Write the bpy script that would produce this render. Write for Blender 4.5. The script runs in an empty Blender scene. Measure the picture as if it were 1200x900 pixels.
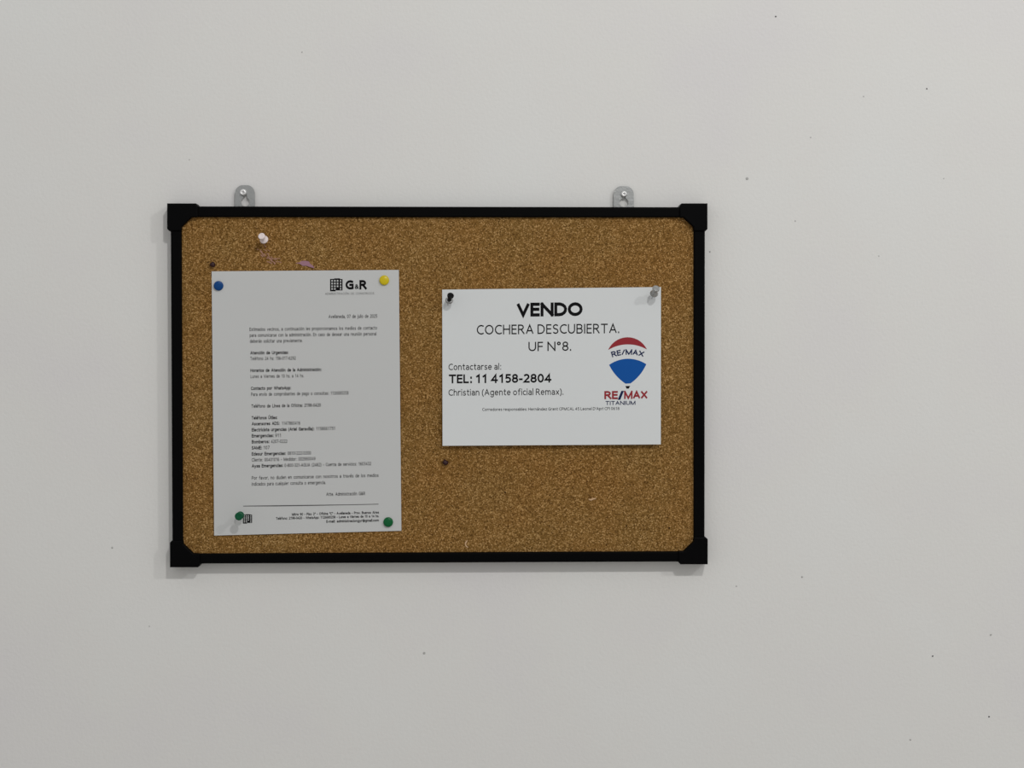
import bpy, bmesh, math, random
from mathutils import Vector, Matrix, Euler

random.seed(7)
scene = bpy.context.scene
COL = scene.collection

# ------------------------------------------------------------------ camera
ZC = 1.5                 # height of the middle of the notice board above the floor
FRONT = 0.0165           # front face of the board's rails, metres off the wall
F_PX = 1800.0
cam_d = bpy.data.cameras.new('camera')
cam_d.sensor_fit = 'HORIZONTAL'
cam_d.sensor_width = 36.0
cam_d.lens = F_PX * 36.0 / 1200.0
cam_d.clip_start = 0.05
cam = bpy.data.objects.new('camera', cam_d)
cam.location = (0.03672, -1.72995 - FRONT, ZC + 0.03489)
cam.rotation_euler = Euler((math.pi / 2 - 0.01949, 0.0009, -0.02609), 'XYZ')
COL.objects.link(cam)
scene.camera = cam

# ------------------------------------------------------------------ light
world = bpy.data.worlds.new('world')
scene.world = world
world.use_nodes = True
bg = world.node_tree.nodes['Background']
bg.inputs['Color'].default_value = (1.0, 0.995, 0.985, 1)
bg.inputs['Strength'].default_value = 0.43


def ceiling_lamp(name, loc, watts, colour, radius):
    d = bpy.data.lights.new(name, 'POINT')
    d.energy = watts
    d.color = colour
    d.shadow_soft_size = radius
    o = bpy.data.objects.new(name, d)
    o.location = loc
    COL.objects.link(o)


# the two crisp shadows of the frame and pins give two ceiling lamps, up in front and up to the right
ceiling_lamp('ceiling_lamp_front_offscreen', (0.74, -2.3, ZC + 1.80), 73, (1.0, 0.985, 0.962), 0.05)
ceiling_lamp('ceiling_lamp_right_offscreen', (2.50, -2.3, ZC + 1.80), 58, (1.0, 0.985, 0.962), 0.06)
vs = scene.view_settings
vs.view_transform = 'Standard'
vs.look = 'None'
vs.gamma = 1.0
vs.exposure = 0.21
vs.use_curve_mapping = False

# ------------------------------------------------------------------ helpers
ROT = cam.rotation_euler.to_matrix()


def pix(x, y, h):
    """photo pixel -> point on the plane h metres in front of the wall"""
    r = ROT @ Vector(((x - 600) / F_PX, (450 - y) / F_PX, -1.0))
    t = (-h - cam.location.y) / r.y
    return cam.location + r * t


PXM = (pix(601, 450, 0.0165) - pix(600, 450, 0.0165)).length      # metres per pixel


def mat(name, col, rough=0.5, metal=0.0, spec=0.5):
    m = bpy.data.materials.new(name)
    m.use_nodes = True
    b = m.node_tree.nodes['Principled BSDF']
    b.inputs['Base Color'].default_value = (*col, 1)
    b.inputs['Roughness'].default_value = rough
    b.inputs['Metallic'].default_value = metal
    b.inputs['Specular IOR Level'].default_value = spec
    return m


def srgb(r, g, b):
    f = lambda c: (c / 255 / 12.92) if c <= 10 else ((c / 255 + 0.055) / 1.055) ** 2.4
    return (f(r), f(g), f(b))


def noise_bump(m, scale, strength, dist=0.001, detail=4):
    nt = m.node_tree
    tc = nt.nodes.new('ShaderNodeTexCoord')
    n = nt.nodes.new('ShaderNodeTexNoise')
    n.inputs['Scale'].default_value = scale
    n.inputs['Detail'].default_value = detail
    bp = nt.nodes.new('ShaderNodeBump')
    bp.inputs['Strength'].default_value = strength
    bp.inputs['Distance'].default_value = dist
    nt.links.new(tc.outputs['Object'], n.inputs['Vector'])
    nt.links.new(n.outputs['Fac'], bp.inputs['Height'])
    nt.links.new(bp.outputs['Normal'], nt.nodes['Principled BSDF'].inputs['Normal'])
    return n, tc


def tint(m, fac_socket, stops, interp='LINEAR'):
    nt = m.node_tree
    r = nt.nodes.new('ShaderNodeValToRGB')
    r.color_ramp.interpolation = interp
    els = r.color_ramp.elements
    while len(els) < len(stops):
        els.new(0.5)
    for e, (p, c) in zip(els, stops):
        e.position = p
        e.color = (*c, 1)
    nt.links.new(fac_socket, r.inputs['Fac'])
    return r


def link_mesh(name, verts, faces, m, parent=None, smooth=False):
    """verts are world positions; a child keeps them relative to its thing's base"""
    off = world_loc(parent)
    me = bpy.data.meshes.new(name)
    me.from_pydata([tuple(Vector(v) - off) for v in verts], [], faces)
    me.update()
    return finish(name, me, m, parent, smooth)


def world_loc(o):
    v = Vector((0, 0, 0))
    while o is not None:
        v = v + o.location
        o = o.parent
    return v


def finish(name, me, m, parent, smooth=False):
    if m is not None:
        me.materials.append(m)
    if smooth:
        for p in me.polygons:
            p.use_smooth = True
    o = bpy.data.objects.new(name, me)
    COL.objects.link(o)
    o.parent = parent
    return o


def from_bm(name, bm, m, parent=None, smooth=False):
    off = world_loc(parent)
    bmesh.ops.translate(bm, verts=bm.verts, vec=-off)
    bmesh.ops.recalc_face_normals(bm, faces=bm.faces)
    me = bpy.data.meshes.new(name)
    bm.to_mesh(me)
    bm.free()
    return finish(name, me, m, parent, smooth)


def thing(name, label, cat, loc, group=None):
    o = bpy.data.objects.new(name, None)
    o.empty_display_size = 0.02
    o.location = loc
    COL.objects.link(o)
    tag(o, label, cat, group)
    return o


def tag(o, label, cat, group=None):
    o['label'] = label
    o['category'] = cat
    if group:
        o['group'] = group


def prism(poly, h0, h1, bevel=0.0, hole=None, segs=2):
    """pixel outline -> solid between two heights off the wall, front edges rounded"""
    bm = bmesh.new()
    lo = [bm.verts.new(pix(x, y, h1) + Vector((0, h1 - h0, 0))) for x, y in poly]
    hi = [bm.verts.new(pix(x, y, h1)) for x, y in poly]
    n = len(poly)
    top = bm.faces.new(hi)
    bm.faces.new(list(reversed(lo)))
    for i in range(n):
        j = (i + 1) % n
        bm.faces.new((lo[i], lo[j], hi[j], hi[i]))
    if bevel > 0:
        bm.normal_update()
        es = list(top.edges)
        bmesh.ops.bevel(bm, geom=es, offset=bevel, segments=segs, profile=0.5, affect='EDGES')
    return bm


def ring_fill(outer, holes, h0, h1):
    """flat plate with holes: pixel outlines -> solid via a filled curve"""
    cu = bpy.data.curves.new('plate', 'CURVE')
    cu.dimensions = '2D'
    cu.fill_mode = 'BOTH'
    cu.extrude = (h1 - h0) / 2
    for loop in [outer] + holes:
        sp = cu.splines.new('POLY')
        sp.points.add(len(loop) - 1)
        for p, (x, y) in zip(sp.points, loop):
            p.co = (x * PXM, -y * PXM, 0, 1)
        sp.use_cyclic_u = True
    ob = bpy.data.objects.new('plate', cu)
    COL.objects.link(ob)
    dg = bpy.context.evaluated_depsgraph_get()
    me = bpy.data.meshes.new_from_object(ob.evaluated_get(dg))
    bpy.data.objects.remove(ob)
    bpy.data.curves.remove(cu)
    hm = (h0 + h1) / 2
    for v in me.vertices:
        p = pix(v.co.x / PXM, -v.co.y / PXM, hm)
        p.y -= v.co.z
        v.co = p
    return me


def lathe(profile, segs, base, axis):
    """profile = [(radius, distance along axis)] turned about an axis starting at base"""
    axis = axis.normalized()
    q = Vector((0, 0, 1)).rotation_difference(axis)
    vs_, fs = [], []
    rings = []
    for r, t in profile:
        if r < 1e-6:
            rings.append([len(vs_)])
            vs_.append(base + q @ Vector((0, 0, t)))
        else:
            ids = []
            for k in range(segs):
                a = 2 * math.pi * k / segs
                ids.append(len(vs_))
                vs_.append(base + q @ Vector((r * math.cos(a), r * math.sin(a), t)))
            rings.append(ids)
    for a, b in zip(rings, rings[1:]):
        if len(a) == 1 and len(b) > 1:
            for k in range(segs):
                fs.append((a[0], b[(k + 1) % segs], b[k]))
        elif len(b) == 1 and len(a) > 1:
            for k in range(segs):
                fs.append((a[k], a[(k + 1) % segs], b[0]))
        elif len(a) > 1:
            for k in range(segs):
                j = (k + 1) % segs
                fs.append((a[k], a[j], b[j], b[k]))
    return vs_, fs


def arc(cx, cy, r, a0, a1, n):
    return [(cx + r * math.cos(math.radians(a0 + (a1 - a0) * k / n)),
             cy + r * math.sin(math.radians(a0 + (a1 - a0) * k / n))) for k in range(n + 1)]


# ------------------------------------------------------------------ materials
M_wall = mat('white_wall_paint', (0.76, 0.755, 0.745), 0.7, spec=0.25)
n, tc = noise_bump(M_wall, 260, 0.40, 0.0007, 5)
n2 = M_wall.node_tree.nodes.new('ShaderNodeTexNoise')
n2.inputs['Scale'].default_value = 5.0
n2.inputs['Detail'].default_value = 3
M_wall.node_tree.links.new(tc.outputs['Object'], n2.inputs['Vector'])
r = tint(M_wall, n2.outputs['Fac'], [(0.3, (0.745, 0.735, 0.735)), (0.5, (0.76, 0.757, 0.74)), (0.7, (0.765, 0.77, 0.757))])
M_wall.node_tree.links.new(r.outputs['Color'], M_wall.node_tree.nodes['Principled BSDF'].inputs['Base Color'])

M_floor = mat('floor_tile', (0.45, 0.43, 0.40), 0.4)
noise_bump(M_floor, 30, 0.1)
M_speck = mat('wall_speck_grey', (0.10, 0.10, 0.10), 0.9, spec=0.1)
M_speck2 = mat('wall_speck_pale', (0.45, 0.45, 0.44), 0.9, spec=0.1)

M_black = mat('black_plastic', (0.0012, 0.0012, 0.0014), 0.5, spec=0.05)
noise_bump(M_black, 900, 0.1, 0.0002)
M_cap = mat('black_cap_plastic', (0.0012, 0.0012, 0.0014), 0.5, spec=0.055)
noise_bump(M_cap, 700, 0.12, 0.0002)

# cork: compressed granules, light and dark
M_cork = mat('cork', (0.2, 0.12, 0.05), 0.9, spec=0.1)
nt = M_cork.node_tree
tc = nt.nodes.new('ShaderNodeTexCoord')
vo = nt.nodes.new('ShaderNodeTexVoronoi')
vo.inputs['Scale'].default_value = 880
vo.inputs['Randomness'].default_value = 1.0
no = nt.nodes.new('ShaderNodeTexNoise')
no.inputs['Scale'].default_value = 800
no.inputs['Detail'].default_value = 3
no2 = nt.nodes.new('ShaderNodeTexNoise')
no2.inputs['Scale'].default_value = 14
no2.inputs['Detail'].default_value = 2
for q in (vo, no, no2):
    nt.links.new(tc.outputs['Object'], q.inputs['Vector'])
sepc = nt.nodes.new('ShaderNodeSeparateColor')
nt.links.new(vo.outputs['Color'], sepc.inputs['Color'])
mx = nt.nodes.new('ShaderNodeMath')
mx.operation = 'MULTIPLY_ADD'
mx.inputs[1].default_value = 0.5
nt.links.new(sepc.outputs['Red'], mx.inputs[0])
mh = nt.nodes.new('ShaderNodeMath')
mh.operation = 'MULTIPLY'
mh.inputs[1].default_value = 0.5
nt.links.new(no.outputs['Fac'], mh.inputs[0])
nt.links.new(mh.outputs[0], mx.inputs[2])
r1 = tint(M_cork, mx.outputs[0], [(0.16, srgb(66, 42, 16)), (0.38, srgb(118, 87, 43)), (0.62, srgb(142, 108, 60)),
                                  (0.80, srgb(196, 160, 108))])
r2 = tint(M_cork, no2.outputs['Fac'], [(0.35, (1.0, 0.93, 0.86)), (0.65, (1.0, 1.0, 1.0))])
ml = nt.nodes.new('ShaderNodeMix')
ml.data_type = 'RGBA'
ml.blend_type = 'MULTIPLY'
ml.inputs['Factor'].default_value = 1.0
nt.links.new(r1.outputs['Color'], ml.inputs['A'])
nt.links.new(r2.outputs['Color'], ml.inputs['B'])
nt.links.new(ml.outputs['Result'], nt.nodes['Principled BSDF'].inputs['Base Color'])
bp = nt.nodes.new('ShaderNodeBump')
bp.inputs['Strength'].default_value = 0.35
bp.inputs['Distance'].default_value = 0.0008
nt.links.new(mx.outputs[0], bp.inputs['Height'])
nt.links.new(bp.outputs['Normal'], nt.nodes['Principled BSDF'].inputs['Normal'])


def paper_mat(name, col):
    m = mat(name, col, 0.75, spec=0.2)
    noise_bump(m, 120, 0.06, 0.0004)
    return m


M_letter = paper_mat('letter_paper', (0.575, 0.585, 0.585))
M_sign = paper_mat('sign_paper', (0.705, 0.73, 0.74))


def ink(name, col):
    m = mat(name, col, 0.8, spec=0.1)
    noise_bump(m, 400, 0.02)
    return m


I_black = ink('black_ink', (0.006, 0.006, 0.007))
I_soft = ink('thin_black_ink', (0.012, 0.012, 0.013))
I_grey = ink('grey_ink', (0.10, 0.10, 0.10))
I_red = ink('red_ink', srgb(150, 52, 58))
I_blue = ink('blue_ink', srgb(24, 84, 160))
I_navy = ink('navy_ink', srgb(26, 40, 78))


def plastic(name, col, rough=0.3, trans=0.0, spec=0.4):
    m = mat(name, col, rough, spec=spec)
    noise_bump(m, 300, 0.03, 0.0003)
    if trans:
        m.node_tree.nodes['Principled BSDF'].inputs['Transmission Weight'].default_value = trans
    return m


P_blue = plastic('blue_plastic', srgb(10, 66, 126), spec=0.2)
P_yellow = plastic('yellow_plastic', srgb(204, 184, 14), spec=0.3)
P_green = plastic('green_plastic', srgb(4, 92, 48), spec=0.2)
P_dgreen = plastic('deep_green_plastic', srgb(6, 82, 52), spec=0.2)
P_black = plastic('smoky_black_plastic', (0.004, 0.004, 0.0045), spec=0.12)
P_smoke = plastic('clear_smoky_plastic', (0.55, 0.55, 0.55), 0.15, trans=0.75)
P_white = plastic('white_plastic', srgb(235, 222, 222))
P_clear = plastic('clear_pale_plastic', (0.50, 0.51, 0.50), 0.25, trans=0.5)
M_steel = mat('needle_steel', (0.55, 0.55, 0.56), 0.3, 1.0)
noise_bump(M_steel, 500, 0.05)
M_zinc = mat('bright_zinc', (0.40, 0.41, 0.408), 0.40, 0.85)
noise_bump(M_zinc, 500, 0.5, 0.0006)
M_screw = mat('screw_steel', (0.86, 0.86, 0.86), 0.42, 0.7)
noise_bump(M_screw, 400, 0.1)
M_maroon = plastic('dark_maroon_plastic', srgb(44, 10, 14), 0.5)
M_pink = paper_mat('pink_scrap_paper', srgb(160, 120, 134))
M_pale = paper_mat('pale_scrap_paper', srgb(205, 170, 132))
M_fibre = paper_mat('pink_paper_fibre', srgb(170, 128, 108))
M_hole_dark = mat('pin_hole_dark', srgb(46, 28, 14), 0.95, spec=0.05)  # dark colour standing in for the shade inside pin holes

# ------------------------------------------------------------------ the room
wall = link_mesh('wall_back', [(-4.5, 0, 0), (4.5, 0, 0), (4.5, 0, 4.2), (-4.5, 0, 4.2),
                               (-4.5, 0.15, 0), (4.5, 0.15, 0), (4.5, 0.15, 4.2), (-4.5, 0.15, 4.2)],
                 [(0, 1, 2, 3), (7, 6, 5, 4), (4, 5, 1, 0), (3, 2, 6, 7), (1, 5, 6, 2), (4, 0, 3, 7)], M_wall)
wall['kind'] = 'structure'
fl = link_mesh('floor', [(-4.5, -5, -0.1), (4.5, -5, -0.1), (4.5, 0.15, -0.1), (-4.5, 0.15, -0.1),
                         (-4.5, -5, 0), (4.5, -5, 0), (4.5, 0.15, 0), (-4.5, 0.15, 0)],
               [(3, 2, 1, 0), (4, 5, 6, 7), (0, 1, 5, 4), (1, 2, 6, 5), (2, 3, 7, 6), (3, 0, 4, 7)], M_floor)
fl['kind'] = 'structure'


def speck(x, y, r, m):
    rim = [pix(x + r * math.cos(a) * random.uniform(.7, 1.2), y + r * math.sin(a) * random.uniform(.7, 1.2), 0.0001)
           for a in [k * math.pi / 4 for k in range(8)]]
    link_mesh('wall_speck', rim + [pix(x, y, 0.0006)], [(k, (k + 1) % 8, 8) for k in range(8)], m, wall)


for x, y, r, dark in [(1086, 104, 1.1, 1), (909, 19.5, 1.1, 1), (875.5, 209.5, 1.9, 0), (950, 161, .8, 0), (1012, 113, .8, 0),
                      (131.5, 642, 1.3, 0), (497, 765.5, 1.7, 0), (940, 676, 1.3, 0), (1093, 769, 1.1, 1), (1161, 744, 1.5, 0),
                      (1159, 840, 1.0, 1), (1067, 867, 1.2, 0), (932, 259, .9, 0), (1030, 300, .7, 0), (354, 61, .8, 0),
                      (222, 187, .8, 0), (832, 295, 1.2, 0), (863, 687, .8, 0), (175, 734, .8, 0), (1106, 209, .7, 0),
                      (573, 521 + 128, .9, 0)]:
    speck(x, y, r, M_speck if dark else M_speck2)

# ------------------------------------------------------------------ the cork notice board
board = thing('cork_notice_board', 'cork notice board in a black plastic frame hung on the white wall', 'notice board',
              (0, -0.001, ZC - 0.2))
H_CORK = 0.0125
TL, TR, BR, BL = (199.7, 241.6), (826.3, 242.7), (825.8, 658.2), (201.9, 660.8)
iTL, iTR, iBR, iBL = (212.3, 254.2), (813.2, 254.6), (813.3, 646.2), (214.2, 649.0)
from_bm('cork_panel', prism([(206, 248), (820, 249), (820, 652), (208, 655)], 0.003, H_CORK), M_cork, board)


def lerp(a, b, t):
    return (a[0] + (b[0] - a[0]) * t, a[1] + (b[1] - a[1]) * t)


for a, b, c, d_ in [(TL, TR, iTR, iTL), (TR, BR, iBR, iTR), (BR, BL, iBL, iBR), (BL, TL, iTL, iBL)]:
    # each rail stops inside the two corner caps
    from_bm('frame_rail', prism([lerp(a, b, .025), lerp(a, b, .975), lerp(d_, c, .98), lerp(d_, c, .02)],
                                0.0015, FRONT, 0.0016, segs=3), M_black, board, False)

# corner caps: outer corner, far end along x, far end along y, inner corner
for (ox, oy), (ex, ey), (ix, iy) in [((195.6, 238.2), (231.8, 270.5), (212.6, 254.6)),
                                     ((829.3, 238.2), (796.6, 270.7), (812.8, 255.0)),
                                     ((829.6, 661.5), (795.2, 629.6), (812.9, 645.8)),
                                     ((198.9, 665.0), (234.2, 633.6), (214.6, 648.6))]:
    sx = 1 if ex > ox else -1
    sy = 1 if ey > oy else -1
    poly = [(ox, oy), (ex - 2.4 * sx, oy), (ex, oy + 3 * sy), (ex, iy - .4 * sy), (ix + 11.5 * sx, iy),
            (ix, iy + 11 * sy), (ix - .4 * sx, ey), (ox + 2.4 * sx, ey), (ox, ey - 2.4 * sy)]
    if sx * sy < 0:
        poly.reverse()
    from_bm('corner_cap', prism(poly, 0.0008, 0.0185, 0.0012, segs=2), M_cap, board, False)


def hanger(x0, x1, ytop, ybot, hx, hy, sx_, sy_, m):
    w = x1 - x0
    cx = (x0 + x1) / 2
    outer = [(x0, ybot), (x0, ytop + 8.5)] + arc(x0 + 9.4, ytop + 9.2, 9.2, 188, 262, 7) + \
            arc(x1 - 9.4, ytop + 9.2, 9.2, 278, 352, 7) + [(x1, ytop + 8.5), (x1 + .6, ybot)]
    # keyhole: round hole with a narrow slot running up to the screw
    hole = arc(hx, hy, 5.2, -65, 245, 18) + [(sx_ - 2.6, sy_ + 1)] + arc(sx_, sy_, 2.6, 180, 360, 8) + [(sx_ + 2.6, sy_ + 1)]
    me = ring_fill(outer, [hole], 0.0026, 0.0038)
    off = world_loc(board)
    for v in me.vertices:
        v.co = v.co - off
    o = finish('hanger_plate', me, m, board)
    return o


h1 = hanger(275.4, 298.6, 217.0, 262, 287.6, 236.6, 286.6, 226.5, M_zinc)
h1['label'] = 'grey zinc hanger plate with keyhole'
h2 = hanger(719.0, 742.6, 218.2, 262, 731.2, 237.4, 730.4, 228.6, M_zinc)
h2['label'] = 'grey zinc hanger plate with keyhole'


def screw(x, y, r, m, label, rot):
    base = pix(x, y, 0.0)
    t = thing('wall_screw', label, 'screw', base, None)
    ax = Vector((0.04, -1, 0.05))
    R_ = r * PXM
    v, f = lathe([(0, -0.012), (R_ * .45, -0.008), (R_ * .45, 0.0042), (R_, 0.0042), (R_ * .98, 0.0052), (R_ * .72, 0.0063),
                  (R_ * .40, 0.0067), (R_ * .32, 0.0046), (0, 0.0042)], 20, base, ax)
    hd = link_mesh('screw_head', v, f, m, t, True)
    axn = ax.normalized()
    q = Vector((0, -1, 0)).rotation_difference(axn)
    for k in range(2):
        a = rot + k * math.pi / 2
        d1 = q @ Vector((math.cos(a), 0, math.sin(a)))
        d2 = d1.cross(axn)
        c = base + axn * 0.0050
        L, W = R_ * .30, R_ * .08
        vs_ = []
        for e in (0, 1):
            for s1, s2 in ((-1, -1), (1, -1), (1, 1), (-1, 1)):
                vs_.append(c + d1 * L * s1 + d2 * W * s2 - axn * 0.0012 * e)
        link_mesh('cross_slot', vs_, [(0, 1, 2, 3), (7, 6, 5, 4), (0, 4, 5, 1), (1, 5, 6, 2), (2, 6, 7, 3), (3, 7, 4, 0)], m, t)
    return t


screw(285.4, 226.3, 4.1, M_screw, 'shiny screw head in the hanger plate over the white push pin', 0.5)
screw(730.6, 228.2, 3.7, M_screw, 'shiny screw head in the hanger plate over the for-sale notice', 1.0)


# ------------------------------------------------------------------ sheets of paper
class Sheet:
    def __init__(self, name, label, corners, hfun, m, nx, ny):
        self.c = corners
        self.hf = hfun
        mid = pix(*[sum(p[k] for p in corners) / 4 for k in (0, 1)], H_CORK)
        self.root = thing(name, label, 'paper', (mid.x, -H_CORK, pix(*corners[3], H_CORK).z))
        verts, faces = [], []
        for layer in (0, 1):
            for j in range(ny + 1):
                for i in range(nx + 1):
                    u, v = i / nx, j / ny
                    x, y = self.at(u, v)
                    verts.append(pix(x, y, hfun(u, v) - 0.00018 * layer))
        W = nx + 1
        N = W * (ny + 1)
        for j in range(ny):
            for i in range(nx):
                a = j * W + i
                faces.append((a, a + W, a + W + 1, a + 1))
                faces.append((N + a, N + a + 1, N + a + W + 1, N + a + W))
        rim = [i for i in range(nx)] + [j * W + nx for j in range(ny)] + [ny * W + nx - i for i in range(nx)] + \
              [(ny - j) * W for j in range(ny)]
        n0, k = len(verts), len(rim)
        verts += [verts[a] for a in rim] + [verts[N + a] for a in rim]     # the cut edge has its own corners, so it stays crisp
        for i in range(k):
            j = (i + 1) % k
            faces.append((n0 + i, n0 + j, n0 + k + j, n0 + k + i))
        link_mesh('sheet', verts, faces, m, self.root, True)

    def at(self, u, v):
        (x0, y0), (x1, y1), (x2, y2), (x3, y3) = self.c
        return ((x0 * (1 - u) + x1 * u) * (1 - v) + (x3 * (1 - u) + x2 * u) * v,
                (y0 * (1 - u) + y1 * u) * (1 - v) + (y3 * (1 - u) + y2 * u) * v)

    def uv(self, x, y):
        u, v = .5, .5
        for _ in range(6):
            x0, y0 = self.at(u, v)
            w = self.c[1][0] - self.c[0][0]
            h = self.c[3][1] - self.c[0][1]
            u += (x - x0) / w
            v += (y - y0) / h
        return u, v

    def slope(self, y):
        _, v = self.uv(self.c[0][0] + 5, y)
        a = (self.c[1][1] - self.c[0][1]) / (self.c[1][0] - self.c[0][0])
        b = (self.c[2][1] - self.c[3][1]) / (self.c[2][0] - self.c[3][0])
        return a * (1 - v) + b * v

    def on(self, x, y, lift=0.00008):
        return pix(x, y, self.hf(*self.uv(x, y)) + lift)

    def shape(self, name, poly, m, parent=None, lift=0.00008):
        vs_ = [self.on(x, y, lift) for x, y in poly]
        bm = bmesh.new()
        bv = [bm.verts.new(v) for v in vs_]
        f = bm.faces.new(bv)
        bmesh.ops.triangulate(bm, faces=[f])
        return from_bm(name, bm, m, parent or self.root)

    def print(self, body, x0, x1, y, cap, m, bold=0.12, name='text_line', parent=None, bend=None, slope=None, space=1.0):
        """print a line of writing from pixel x0 to x1 on a baseline starting at y"""
        me = glyphs(body, bold, space)
        xs = [v.co.x for v in me.vertices]
        a, b = min(xs), max(xs)
        s = self.slope(y) if slope is None else slope
        cap *= 1.045
        off = world_loc(parent or self.root)
        for v in me.vertices:
            t = (v.co.x - a) / (b - a)
            px_, py_ = x0 + (x1 - x0) * t, y + s * (x1 - x0) * t - v.co.y / CAP * cap
            if bend:
                py_ += bend * (2 * t - 1) ** 2
                px_ += -(v.co.y / CAP * cap) * (2 * t - 1) * bend * -0.1
            v.co = self.on(px_, py_) - off
        return finish(name, me, m, parent or self.root)


# ---- a plain humanist sans drawn from strokes: cap height 1, x-height .75; weight = stroke width
def E(cx, cy, rx, ry, a0, a1):
    n_ = max(4, int(abs(a1 - a0) / 22))
    return [(cx + rx * math.cos(math.radians(a0 + (a1 - a0) * k / n_)), cy + ry * math.sin(math.radians(a0 + (a1 - a0) * k / n_)))
            for k in range(n_ + 1)]


def bowl(cx):      # round lower-case bowl
    return E(cx, .375, .29, .375, 0, 360)


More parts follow.
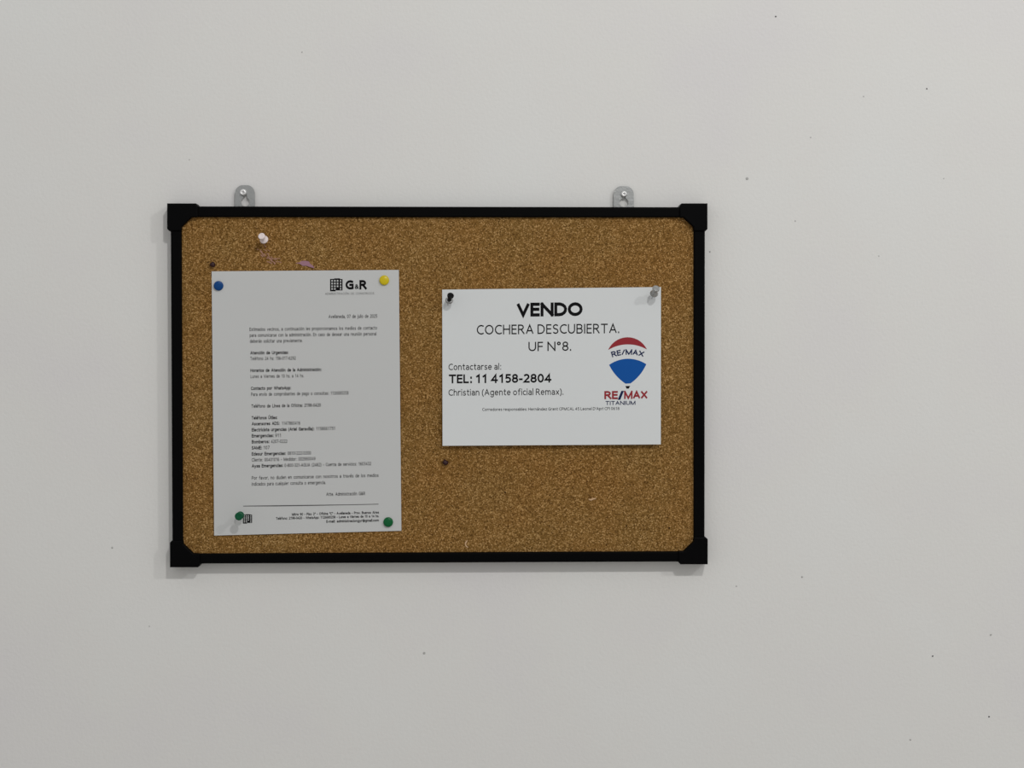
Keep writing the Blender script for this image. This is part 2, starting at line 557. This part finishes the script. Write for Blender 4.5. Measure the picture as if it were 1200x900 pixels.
GLYPH = {
    ' ': (.26, []), 'A': (.80, [[(0, 0), (.40, 1), (.80, 0)], [(.14, .33), (.66, .33)]]),
    'B': (.64, [[(0, .52), (0, 1), (.34, 1)] + E(.34, .76, .26, .24, 80, -90) + [(0, .52)],
                [(0, .52), (.36, .52)] + E(.36, .26, .28, .26, 80, -90) + [(0, 0), (0, .52)]]),
    'C': (.70, [E(.48, .5, .48, .5, 60, 300)]),
    'D': (.76, [[(0, .5), (0, 1), (.26, 1)] + E(.26, .5, .50, .5, 80, -90) + [(0, 0), (0, .5)]]),
    'E': (.50, [[(.50, 1), (0, 1), (0, 0), (.50, 0)], [(0, .53), (.47, .53)]]),
    'F': (.48, [[(.48, 1), (0, 1), (0, 0)], [(0, .50), (.45, .50)]]),
    'G': (.78, [E(.48, .5, .48, .5, 60, 285) + [(.78, .05), (.78, .50), (.48, .50)]]),
    'H': (.74, [[(0, 0), (0, 1)], [(.74, 0), (.74, 1)], [(0, .53), (.74, .53)]]), 'I': (0, [[(0, 0), (0, 1)]]),
    'L': (.48, [[(0, 1), (0, 0), (.48, 0)]]),
    'M': (.96, [[(0, 0), (0, 1)], [(0, 1), (.48, .0), (.96, 1)], [(.96, 1), (.96, 0)]]),
    'N': (.78, [[(0, 0), (0, 1)], [(0, 1), (.78, 0)], [(.78, 0), (.78, 1)]]),
    'O': (.92, [E(.46, .5, .46, .5, 90, 450)]),
    'P': (.60, [[(0, 0), (0, 1), (.32, 1)] + E(.32, .73, .28, .27, 80, -90) + [(0, .46)]]),
    'R': (.66, [[(0, 0), (0, 1), (.30, 1)] + E(.30, .75, .28, .25, 80, -90) + [(0, .50)], [(.30, .50), (.66, 0)]]),
    'S': (.56, [E(.30, .76, .28, .24, 45, 235) + E(.27, .255, .29, .255, 62, -140)]),
    'T': (.70, [[(0, 1), (.70, 1)], [(.35, 1), (.35, 0)]]),
    'U': (.74, [[(0, 1), (0, .37)] + E(.37, .37, .37, .37, 190, 350) + [(.74, .37), (.74, 1)]]),
    'V': (.78, [[(0, 1), (.39, 0), (.78, 1)]]), 'W': (1.16, [[(0, 1), (.29, 0), (.58, 1), (.87, 0), (1.16, 1)]]),
    'X': (.74, [[(0, 0), (.74, 1)], [(0, 1), (.74, 0)]]), 'Ú': None, 'Ó': None,
    '0': (.58, [E(.29, .5, .29, .5, 90, 450)]), '1': (.50, [[(.08, .80), (.33, 1), (.33, 0)]]),
    '2': (.56, [E(.27, .72, .27, .28, 140, -35) + [(0, 0), (.56, 0)]]),
    '3': (.54, [E(.25, .76, .26, .24, 130, -85), E(.24, .26, .30, .26, 85, -125)]),
    '4': (.64, [[(.47, 0), (.47, 1), (0, .27), (.64, .27)]]),
    '5': (.54, [[(.50, 1), (.08, 1), (.05, .58)] + E(.24, .31, .30, .31, 105, -120)]),
    '6': (.58, [E(.46, .50, .46, .50, 95, 180) + E(.29, .30, .29, .30, 180, 540)]),
    '7': (.56, [[(0, 1), (.56, 1), (.16, 0)]]),
    '8': (.58, [E(.29, .76, .25, .24, 90, 450), E(.29, .26, .29, .26, 90, 450)]),
    '9': (.58, [E(.12, .50, .46, .50, -85, 0) + E(.29, .70, .29, .30, 0, 360)]),
    'a': (.50, [E(.24, .50, .26, .25, 135, 0) + [(.50, 0)], [(.50, .43)] + E(.22, .21, .22, .21, 95, 285) + [(.50, .14)]]),
    'b': (.58, [[(0, 1.06), (0, 0)], bowl(.29)]), 'c': (.46, [E(.31, .375, .31, .375, 60, 300)]),
    'd': (.58, [[(.58, 1.06), (.58, 0)], bowl(.29)]),
    'e': (.56, [[(.02, .40), (.56, .40)] + E(.28, .375, .28, .375, 5, 310)]),
    'f': (.36, [E(.36, .82, .22, .24, 80, 180) + [(.14, 0)], [(0, .75), (.34, .75)]]),
    'g': (.58, [bowl(.29), [(.58, .75), (.58, -.05)] + E(.29, -.05, .29, .28, 0, -140)]),
    'h': (.54, [[(0, 1.06), (0, 0)], [(0, .45)] + E(.27, .45, .27, .30, 160, 0) + [(.54, 0)]]),
    'i': (0, [[(0, 0), (0, .75)], [(0, .98), (0, 1.03)]]),
    'j': (.12, [[(.12, .75), (.12, -.10)] + E(-.05, -.10, .17, .23, 0, -80), [(.12, .98), (.12, 1.03)]]),
    'k': (.48, [[(0, 1.06), (0, 0)], [(.46, .75), (.02, .33)], [(.14, .43), (.48, 0)]]), 'l': (0, [[(0, 0), (0, 1.06)]]),
    'm': (.92, [[(0, .75), (0, 0)], [(0, .48)] + E(.23, .48, .23, .27, 160, 0) + [(.46, 0)],
                [(.46, .48)] + E(.69, .48, .23, .27, 160, 0) + [(.92, 0)]]),
    'n': (.54, [[(0, .75), (0, 0)], [(0, .45)] + E(.27, .45, .27, .30, 160, 0) + [(.54, 0)]]),
    'o': (.60, [E(.30, .375, .30, .375, 90, 450)]), 'p': (.58, [[(0, .75), (0, -.33)], bowl(.29)]),
    'q': (.58, [[(.58, .75), (.58, -.33)], bowl(.29)]),
    'r': (.32, [[(0, .75), (0, 0)], [(0, .42)] + E(.30, .42, .30, .33, 170, 80)]),
    's': (.44, [E(.24, .565, .21, .185, 40, 235) + E(.21, .19, .23, .19, 62, -140)]),
    't': (.34, [[(.13, .96), (.13, .18)] + E(.32, .18, .19, .18, 190, 275), [(0, .75), (.34, .75)]]),
    'u': (.54, [[(0, .75), (0, .30)] + E(.27, .30, .27, .30, 180, 340) + [(.54, .30)], [(.54, .75), (.54, 0)]]),
    'v': (.54, [[(0, .75), (.27, 0), (.54, .75)]]), 'w': (.86, [[(0, .75), (.215, 0), (.43, .75), (.645, 0), (.86, .75)]]),
    'x': (.52, [[(0, 0), (.52, .75)], [(0, .75), (.52, 0)]]), 'y': (.54, [[(0, .75), (.29, 0)], [(.54, .75), (.20, -.25), (.02, -.31)]]),
    'z': (.44, [[(0, .75), (.44, .75), (0, 0), (.44, 0)]]),
    '.': (0, [[(0, 0), (0, .06)]]), ',': (.06, [[(.06, .06), (0, -.14)]]), ':': (.08, [[(.08, 0), (.08, .06)], [(.08, .62), (.08, .68)]]),
    '-': (.26, [[(0, .37), (.26, .37)]]), '/': (.46, [[(0, 0), (.46, 1)]]),
    '(': (.20, [E(.42, .40, .42, .68, 120, 240)]), ')': (.20, [E(-.22, .40, .42, .68, 60, -60)]),
    '°': (.30, [E(.15, .85, .15, .15, 90, 450)]), "'": (0, [[(0, .72), (0, 1)]]), '"': (.2, [[(0, .72), (0, 1)], [(.2, .72), (.2, 1)]]),
    '&': (.80, [[(.80, 0), (.16, .66)] + E(.33, .80, .20, .20, 200, -30) + [(.14, .42)] + E(.26, .25, .26, .25, 130, 300) + [(.66, .30), (.70, .50)]]),
    '@': (1.0, [E(.5, .40, .22, .24, 0, 360) + [(.72, .28)] + E(.86, .30, .14, .12, 200, 360) + E(.5, .42, .5, .55, 0, 310)]),
}
for ch, base_, dy_ in (('á', 'a', 0), ('é', 'e', 0), ('í', 'i', 0), ('ó', 'o', 0), ('ú', 'u', 0), ('Ú', 'U', .26), ('Ó', 'O', .26)):
    w_, st_ = GLYPH[base_]
    st_ = st_[:1] if base_ == 'i' else st_
    GLYPH[ch] = (w_, st_ + [[(w_ / 2 - .02, .92 + dy_), (w_ / 2 + .12, 1.08 + dy_)]])
w_, st_ = GLYPH['n']
GLYPH['ñ'] = (w_, st_ + [[(.08, .95), (.2, 1.02), (.34, .95), (.46, 1.02)]])
CAP = 1.0


def glyphs(body, weight, space=1.0):
    """flat mesh of one line of writing; every stroke is a strip with square ends"""
    vs_, fs = [], []
    hw = weight / 2
    side = max(.07, .30 - .95 * weight)        # heavier type is set tighter
    gap = .34
    x = 0.0
    for ch in body:
        W, strokes = GLYPH[ch]
        top = .75 if (ch in 'abcdefghijklmnopqrstuvwxyzáéíóúñ') else 1.0
        lower = top < 1

        def fit(p):
            px_, py_ = p
            X = hw + (px_ * max(W * (1 + .25 * (weight - .12)) , 0.0) / W if W else 0)
            if py_ <= 0:
                Y = hw + py_ * (1 if py_ > -.2 else .94)
            elif py_ <= top:
                Y = hw + py_ * (top - weight) / top
            else:
                Y = py_ - hw
            return (x + X, Y)

        for st in strokes:
            pts = [fit(p) for p in st]
            q = [pts[0]]
            for p in pts[1:]:
                if math.hypot(p[0] - q[-1][0], p[1] - q[-1][1]) > 1e-3:
                    q.append(p)
            closed = math.hypot(q[0][0] - q[-1][0], q[0][1] - q[-1][1]) < 2e-3 and len(q) > 3
            if closed:
                q = q[:-1]
            else:       # square ends
                def ext(p, r_):
                    l = math.hypot(p[0] - r_[0], p[1] - r_[1])
                    e = hw * (1.0 if ch not in 'VvWwXxAyk/' else .45)
                    return (p[0] + (p[0] - r_[0]) / l * e, p[1] + (p[1] - r_[1]) / l * e)
                q = [ext(q[0], q[1])] + q[1:-1] + [ext(q[-1], q[-2])]
            n_ = len(q)
            start = len(vs_)
            for k in range(n_):
                a = q[k - 1] if (k > 0 or closed) else None
                b = q[(k + 1) % n_] if (k < n_ - 1 or closed) else None
                c = q[k]
                ds = []
                for u, v in ((a, c), (c, b)):
                    if u is not None and v is not None:
                        l = math.hypot(v[0] - u[0], v[1] - u[1])
                        ds.append(((v[0] - u[0]) / l, (v[1] - u[1]) / l))
                nx, ny = sum(-d[1] for d in ds), sum(d[0] for d in ds)
                l = math.hypot(nx, ny) or 1.0
                nx, ny = nx / l, ny / l
                cosh = max(.42, abs(nx * -ds[0][1] + ny * ds[0][0]))
                vs_ += [(c[0] + nx * hw / cosh, c[1] + ny * hw / cosh, 0), (c[0] - nx * hw / cosh, c[1] - ny * hw / cosh, 0)]
            for k in range(n_ if closed else n_ - 1):
                i, j = start + 2 * k, start + 2 * ((k + 1) % n_)
                fs.append((i, i + 1, j + 1, j))
        x += W + weight + side * space if ch != ' ' else gap * space
    me = bpy.data.meshes.new('writing')
    me.from_pydata(vs_, [], fs)
    me.update()
    return me


# the letter: flat at the pins, slightly lifted along the left and bottom edges
letter = Sheet('printed_letter', 'white printed letter in small type pinned by blue, yellow and green pins',
               [(248.0, 318.0), (467.4, 316.3), (470.4, 622.0), (251.0, 627.6)],
               lambda u, v: H_CORK + 0.0006 + 0.0010 * v ** 3 + 0.0016 * (1 - u) ** 4 * (1 - (2 * v - 1) ** 2) + 0.0014 * (1 - (2 * v - 1) ** 2) * u ** 3
               + 0.0005 * math.sin(3.1 * v + 1.5 * u), M_letter, 14, 20)
def L(body, *a, **k):
    return letter.print(body.replace(' ', '  '), *a, **k)



def building_icon(sheet, x0, y0, x1, y1, m, parent=None):
    """little tower-block emblem: a dark slab with rows of open windows and a taller left half"""
    w, h = x1 - x0, y1 - y0
    g = lambda a, b: (x0 + a * w, y0 + b * h)
    xs = [0]
    for c_, e in ((.165, .062), (.385, .062), (.605, .062), (.85, .05)):
        xs += [c_ - e, c_ + e]
    xs += [1]
    ys = [0]
    for c_, e in ((.19, .066), (.40, .066), (.61, .062), (.81, .062)):
        ys += [c_ - e, c_ + e]
    ys += [1]
    vs_, fs = [], []
    off = world_loc(sheet.root)
    for i in range(9):
        for j in range(9):
            if i % 2 and j % 2 and not (i == 5 and j == 7):
                continue                                   # an open window
            a0, a1, b0, b1 = xs[i], xs[i + 1], ys[j], ys[j + 1]
            if j == 0:
                b0 = .04 if i < 3 else (0 if i < 7 else .05)    # stepped roof line
            if j == 8 and i > 3:
                b1 = .93                                   # the left half stands lower
            q = len(vs_)
            vs_ += [sheet.on(*g(a_, b_)) - off for a_, b_ in ((a0, b0), (a1, b0), (a1, b1), (a0, b1))]
            fs.append((q, q + 3, q + 2, q + 1))
    me = bpy.data.meshes.new('building_emblem')
    me.from_pydata(vs_, [], fs)
    return finish('building_emblem', me, m, sheet.root)


def unpix(p):
    q = ROT.transposed() @ (Vector(p) - cam.location)
    return 600 + F_PX * q.x / -q.z, 450 - F_PX * q.y / -q.z


building_icon(letter, 386.8, 326.2, 401.4, 341.4, I_black)
L('G', 404.9, 414.4, 339.4, 10.6, I_black, 0.25, 'emblem_letter')
L('&', 415.8, 420.6, 338.8, 5.4, I_black, 0.20, 'emblem_letter')
L('R', 421.2, 430.2, 339.3, 10.6, I_black, 0.25, 'emblem_letter')
L('ADMINISTRACIÓN DE CONSORCIOS', 381, 438.4, 345.6, 2.5, I_grey, 0.12, space=1.15)
S = 3.9
L('Avellaneda, 07 de julio de 2025', 385, 442, 373.0, S, I_soft, 0.155)
L('Estimados vecinos, a continuación les proporcionamos los medios de contacto', 292.4, 442, 388.0, S, I_soft, 0.15)
L('para comunicarse con la administración. En caso de desear una reunión personal', 292.6, 441, 395.0, S, I_soft, 0.15)
L('deberán solicitar una previamente.', 292.8, 354.4, 401.9, S, I_soft, 0.15)
L('Atención de Urgencias:', 293.2, 338, 415.6, S, I_black, 0.21)
L('Teléfono 24 hs: 156-017-6292', 293.2, 346.6, 422.3, S, I_soft, 0.15)
L('Horarios de Atención de la Administración:', 293.4, 376.6, 436.2, S, I_black, 0.21)
L('Lunes a Viernes de 10 hs. a 14 hs.', 293.6, 356, 443.2, S, I_soft, 0.15)
L('Contacto por WhatsApp:', 294, 341, 457.2, S, I_black, 0.21)
L('Para envío de comprobantes de pago o consultas: 1126685258', 294.2, 408.4, 464.2, S, I_soft, 0.15)
L('Teléfono de Línea de la Oficina: 2198-0420', 294.6, 376, 478.0, S, I_black, 0.18)
L('Teléfonos Útiles:', 294.8, 325, 491.8, S, I_black, 0.21)
L('Ascensores ADS:', 295, 327.5, 498.7, S, I_black, 0.21)
L('1147860416', 330.4, 351.8, 498.1, S, I_soft, 0.15)
L('Electricista urgencias (Ariel Garavilla):', 295, 368.2, 505.8, S, I_black, 0.21)
L('1158661751', 370.6, 392.4, 504.4, S, I_soft, 0.15)
L('Emergencias:', 295, 320.6, 512.8, S, I_black, 0.21)
L('911', 322.4, 329, 512.3, S, I_soft, 0.15)
L('Bomberos:', 295, 315.6, 519.8, S, I_black, 0.21)
L('4207-0222', 317.4, 336.6, 519.4, S, I_soft, 0.15)
L('SAME:', 295, 306.9, 526.9, S, I_black, 0.21)
L('107', 308.8, 316, 526.6, S, I_soft, 0.15)
L('Edesur Emergencias:', 295, 334.8, 534.0, S, I_black, 0.21)
L('0810-222-0200', 337, 364.4, 533.2, S, I_soft, 0.15)
L('Cliente: 00401016 - Medidor: 002960049', 295, 369.6, 541.0, S, I_soft, 0.15)
L('Aysa Emergencias:', 295, 331.8, 548.1, S, I_black, 0.21)
L('0-800-321-AGUA (2482) - Cuenta de servicios: 1603432', 333.4, 435, 547.4, S, I_soft, 0.155)
L('Por favor, no duden en comunicarse con nosotros a través de los medios', 295, 443.6, 562.2, S, I_soft, 0.15)
L('indicados para cualquier consulta o emergencia.', 295, 381.6, 569.3, S, I_soft, 0.15)
L('Atte. Administración G&R', 382.4, 428, 581.3, S, I_soft, 0.155)
letter.shape('ruled_line', [(285, 592.7), (325, 592.5), (365, 591.9), (405, 591.2), (443.6, 590.4), (443.6, 591.2), (405, 592.0), (365, 592.8), (325, 593.4), (285, 593.5)], I_grey)
L('Mitre 90 - Piso 3° - Oficina "C" - Avellaneda - Prov. Buenos Aires', 342, 444, 604.4, 3.0, I_black, 0.21)
L('Teléfono: 2198-0420 - WhatsApp: 1126685258 - Lunes a Viernes de 10 a 14 hs.', 323.4, 444, 609.2, 3.0, I_black, 0.21)
L('E-mail: administraciongyr@gmail.com', 382.4, 444, 612.7, 3.0, I_black, 0.21)
building_icon(letter, 284.6, 602.6, 295.4, 613.6, I_black)

# the for-sale notice: hangs from its two top pins, lifted off the cork at the bottom
sign = Sheet('for_sale_notice', 'white for-sale notice with a red, white and blue balloon emblem pinned to the cork',
             [(518.2, 339.4), (774.6, 336.4), (774.4, 520.8), (518.6, 522.4)],
             lambda u, v: H_CORK + 0.0009 + 0.0048 * v ** 1.6 + 0.0010 * (1 - (2 * u - 1) ** 2) * (1 - v) + 0.0004 * math.sin(5 * u + 2 * v),
             M_sign, 18, 14)
T = sign.print
T('VENDO', 605.3, 682.8, 371.2, 15.6, I_black, 0.235)
T('COCHERA DESCUBIERTA.', 558.7, 725.6, 392.2, 10.9, I_soft, 0.135)
T('UF N°8.', 619.3, 669.3, 411.6, 10.5, I_soft, 0.135)
T('Contactarse al:', 525.6, 587.2, 433.8, 7.2, I_soft, 0.135)
T('TEL: 11 4158-2804', 526.0, 646.2, 449.3, 10.0, I_black, 0.20)
T('Christian (Agente oficial Remax).', 525.6, 660.2, 463.8, 7.2, I_soft, 0.135)
T("Corredores responsables: Hernández Grant CPMCAL 45 Leonel D'Apri CPI 0618", 565.2, 725.8, 481.6, 3.3, I_black, 0.15)
T('RE', 708.2, 724.0, 467.9, 9.2, I_red, 0.23, 'emblem_letter')
T('MAX', 731.0, 758.9, 467.6, 9.2, I_red, 0.23, 'emblem_letter')
sign.shape('emblem_slash', [(723.8, 468.6), (726.9, 468.6), (731.2, 458.0), (728.2, 458.0)], I_navy)
T('TITANIUM', 709.6, 744.8, 474.7, 4.5, I_navy, 0.18, 'emblem_letter')


def arc3(p, q, r_, n=14):
    """points of the circle arc through p, q (middle) and r_"""
    ax, ay = p; bx, by = q; cx, cy = r_
    d2 = 2 * (ax * (by - cy) + bx * (cy - ay) + cx * (ay - by))
    ux = ((ax**2 + ay**2) * (by - cy) + (bx**2 + by**2) * (cy - ay) + (cx**2 + cy**2) * (ay - by)) / d2
    uy = ((ax**2 + ay**2) * (cx - bx) + (bx**2 + by**2) * (ax - cx) + (cx**2 + cy**2) * (bx - ax)) / d2
    R_ = math.hypot(ax - ux, ay - uy)
    a0, a1 = math.atan2(ay - uy, ax - ux), math.atan2(cy - uy, cx - ux)
    return [(ux + R_ * math.cos(a0 + (a1 - a0) * k / n), uy + R_ * math.sin(a0 + (a1 - a0) * k / n)) for k in range(n + 1)]


sign.shape('balloon_crown', arc3((712.6, 410.2), (735.4, 395.2), (758.2, 409.6)) +
           list(reversed(arc3((712.6, 410.2), (735.4, 403.6), (758.2, 409.6))))[1:-1], I_red)
T('RE/MAX', 717.6, 753.8, 415.9, 6.2, I_navy , 0.21, 'balloon_letters', bend=3.0, slope=-0.012)
sign.shape('balloon_bottom', arc3((713.8, 427.6), (735.4, 420.4), (757.4, 426.8)) +
           arc3((757.4, 426.8), (750.6, 438.2), (738.9, 449.3), 8)[1:] + arc3((733.0, 449.6), (721.0, 438.8), (713.8, 427.6), 8)[:-1], I_blue)
sign.shape('balloon_basket', [(732.8, 452.4), (738.4, 452.2), (736.9, 455.4), (734.3, 455.5)], I_black)


# ------------------------------------------------------------------ push pins
def push_pin(label, base_px, head_px, tip_h, m_head, r_top, r_flange, length, h_base, m_flange=None, group=None):
    """base_px: where the needle goes in; head_px / tip_h: middle of the grip's end and its height off the wall"""
    b = pix(*base_px, h_base)
    e = pix(*head_px, tip_h)
    ax = (e - b)
    total = ax.length
    ax.normalize()
    s = PXM
    t = thing('push_pin', label, 'push pin', b, group)
    t0 = total - length
    rt, rf = r_top * s, r_flange * s
    rw = min(rt, rf) * .62
    cap = 0.0024
    prof = [(0, t0), (rf * .92, t0), (rf, t0 + 0.0005), (rf, t0 + 0.0014), (rf * .9, t0 + 0.0019)]
    if m_flange is None:
        prof += [(rw, t0 + 0.0032)]
    else:
        v, f = lathe(prof + [(0, t0 + 0.0019)], 24, b, ax)
        link_mesh('flange', v, f, m_flange, t, True)
        prof = [(0, t0 + 0.00195), (rw, t0 + 0.00195)]
    prof += [(rw * .95, total - cap - 0.0012), (rt * .85, total - cap - 0.0002), (rt, total - cap + 0.0004), (rt, total - 0.0006),
             (rt * .93, total - 0.0002), (rt * .7, total), (rt * .45, total - 0.0003), (0, total - 0.0003)]
    v, f = lathe(prof, 24, b, ax)
    link_mesh('grip', v, f, m_head, t, True)
    v, f = lathe([(0, -0.006), (0.00035, -0.003), (0.00055, 0), (0.00055, t0 + 0.0006), (0, t0 + 0.0006)], 8, b, ax)
    link_mesh('needle', v, f, M_steel, t, True)
    return t


def thumbtack(label, px_, m, r, tilt):
    b = pix(*px_, H_CORK + 0.0008)
    ax = (cam.location - b).normalized() + Vector(tilt)
    ax.normalize()
    t = thing('thumbtack', label, 'thumbtack', b)
    R_ = r * PXM
    v, f = lathe([(0, 0.0004), (R_ * .9, 0.0004), (R_, 0.0008), (R_, 0.0017), (R_ * .93, 0.0023), (R_ * .75, 0.0027), (R_ * .4, 0.0030), (0, 0.0031)], 28, b, ax)
    link_mesh('cap', v, f, m, t, True)
    v, f = lathe([(0, -0.006), (0.0003, -0.004), (0.0005, 0), (0.0005, 0.0006), (0, 0.0006)], 8, b, ax)
    link_mesh('needle', v, f, M_steel, t, True)
    return t


HP = H_CORK + 0.0008
thumbtack('blue thumbtack holding the top corner of the printed letter', (256.1, 334.9), P_blue, 5.6, (0, 0, 0))
thumbtack('yellow thumbtack beside the letterhead emblem of the printed letter', (450.3, 328.6), P_yellow, 5.7, (0, 0, .14))
push_pin('green push pin standing out beside the small building emblem in the letter footer', (283.2, 602.6), (279.8, 605.2), 0.0350, P_dgreen, 4.7, 4.5, .0125, HP)
thumbtack('green thumbtack pressed flat into the letter corner beside the footer text', (454.9, 611.8), P_green, 5.7, (0, 0, 0))
push_pin('black push pin with a smoky clear flange in the corner of the for-sale notice', (524.8, 357.6), (528.2, 345.8), 0.0300, P_black, 3.9, 4.6, .0115, HP + .0004, P_smoke)
push_pin('clear push pin in the corner of the for-sale notice above the balloon emblem', (764.2, 349.5), (769.0, 337.6), 0.0320, P_clear, 4.2, 4.8, .0125, HP + .0004)
push_pin('white push pin stuck in bare cork above the printed letter', (312.6, 285.2), (306.2, 276.4), 0.0300, P_white, 4.0, 5.0, .0105, H_CORK)


# ------------------------------------------------------------------ stubs and scraps left in the cork
def stub(x, y, r, label, lean):
    b = pix(x, y, H_CORK)
    t = thing('pin_stub', label, 'pin', b)
    ax = Vector((lean[0], -1, lean[1]))
    R_ = r * PXM
    v, f = lathe([(0, -0.003), (R_ * .6, -0.001), (R_ * .8, 0.0012), (R_, 0.0022), (R_ * .9, 0.0034), (R_ * .4, 0.0042), (0, 0.0043)], 10, b, ax)
    for i in range(len(v)):
        d = v[i] - b
        k = 1 + .22 * math.sin(5 * d.x / PXM + 2) * (1 if d.z > 0 else .6)
        v[i] = b + Vector((d.x * k, d.y, d.z * k))
    link_mesh('stub_head', v, f, M_maroon, t, True)


stub(249.3, 310.3, 3.2, 'tiny dark maroon pin stub in the cork just above the printed letter', (.1, .1))
stub(521.6, 542.2, 3.3, 'tiny dark maroon pin stub in the cork under the for-sale notice', (.2, .2))


def scrap(outline, label, m, lift):
    """a torn bit of paper: a small solid sliver, one end curling off the cork"""
    n_ = len(outline)
    xs = [p[0] for p in outline]
    x0, x1 = min(xs), max(xs)
    hs = [H_CORK + 0.0002 + lift * ((x - x0) / max(x1 - x0, .1)) ** 2 for x, _ in outline]
    top = [pix(x, y, h + 0.00025) for (x, y), h in zip(outline, hs)]
    bot = [pix(x, y, h) for (x, y), h in zip(outline, hs)]
    fs = [tuple(range(n_)), tuple(range(2 * n_ - 1, n_ - 1, -1))] + [(i, i + n_, (i + 1) % n_ + n_, (i + 1) % n_) for i in range(n_)]
    c = sum((Vector(p) for p in bot), Vector()) / n_
    o = bpy.data.objects.new('paper_scrap', None)
    bpy.data.objects.remove(o)
    me = bpy.data.meshes.new('paper_scrap')
    me.from_pydata([tuple(Vector(p) - c) for p in top + bot], [], fs)
    ob = finish('paper_scrap', me, m, None)
    ob.location = c
    tag(ob, label, 'scrap')
    return ob


scrap([(346, 308.2), (351, 307.6), (353.5, 305.8), (358, 305.6), (362, 306.4), (363.4, 309.0), (367, 311.6), (368.6, 314.4),
       (364, 313.2), (359, 311.4), (355, 311.6), (351, 309.0)], 'torn mauve paper scrap in the cork at the letter top edge', M_pink, 0.0012)
scrap([(545.0, 635.4), (547.4, 632.8), (548.0, 633.6), (546.8, 636.0), (545.9, 637.6), (546.6, 639.2), (549.0, 641.2), (548.2, 642.0),
       (545.6, 640.4), (544.8, 638.0)], 'pale curled paper sliver on the cork at the lower frame rail', M_pale, 0.0010)
scrap([(689.6, 584.4), (692.0, 584.8), (695.0, 583.6), (698.6, 583.8), (698.2, 585.0), (695.4, 585.4), (693.0, 586.6), (690.6, 586.2)],
      'pale torn paper flake on bare cork below the for-sale notice', M_pale, 0.0008)
# fibres of torn mauve paper left on the cork below the white pin
vs_, fs = [], []
rr = random.Random(3)
for k in range(34):
    t = rr.random()
    x, y = 308 + 18 * t + rr.uniform(-7, 4), 290 + 20 * t + rr.uniform(-5, 5)
    if y > 315:
        continue
    a, l, w = rr.uniform(-1.2, -.2), rr.uniform(.8, 2.4), rr.uniform(.3, .6)
    i = len(vs_)
    for e1, e2 in ((-1, -1), (1, -1), (1, 1), (-1, 1)):
        vs_.append(pix(x + e1 * l * math.cos(a) - e2 * w * math.sin(a), y - e1 * l * math.sin(a) - e2 * w * math.cos(a), H_CORK + 0.0003 + 0.0003 * (e1 + 1)))
    fs.append((i, i + 1, i + 2, i + 3))
ob = link_mesh('paper_fibres', vs_, fs, M_fibre, board)
ob['kind'] = 'stuff'
ob['label'] = 'pinkish torn paper fibres on the cork'
# raised dark spots standing for pin holes, the hole's shade put into their colour
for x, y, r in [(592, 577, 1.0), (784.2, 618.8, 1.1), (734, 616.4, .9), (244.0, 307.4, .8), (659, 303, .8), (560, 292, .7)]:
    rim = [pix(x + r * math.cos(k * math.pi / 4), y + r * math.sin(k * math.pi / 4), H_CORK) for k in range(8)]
    link_mesh('pin_hole_spot', rim + [pix(x, y, H_CORK + 0.0005)], [((k + 1) % 8, k, 8) for k in range(8)], M_hole_dark, board)
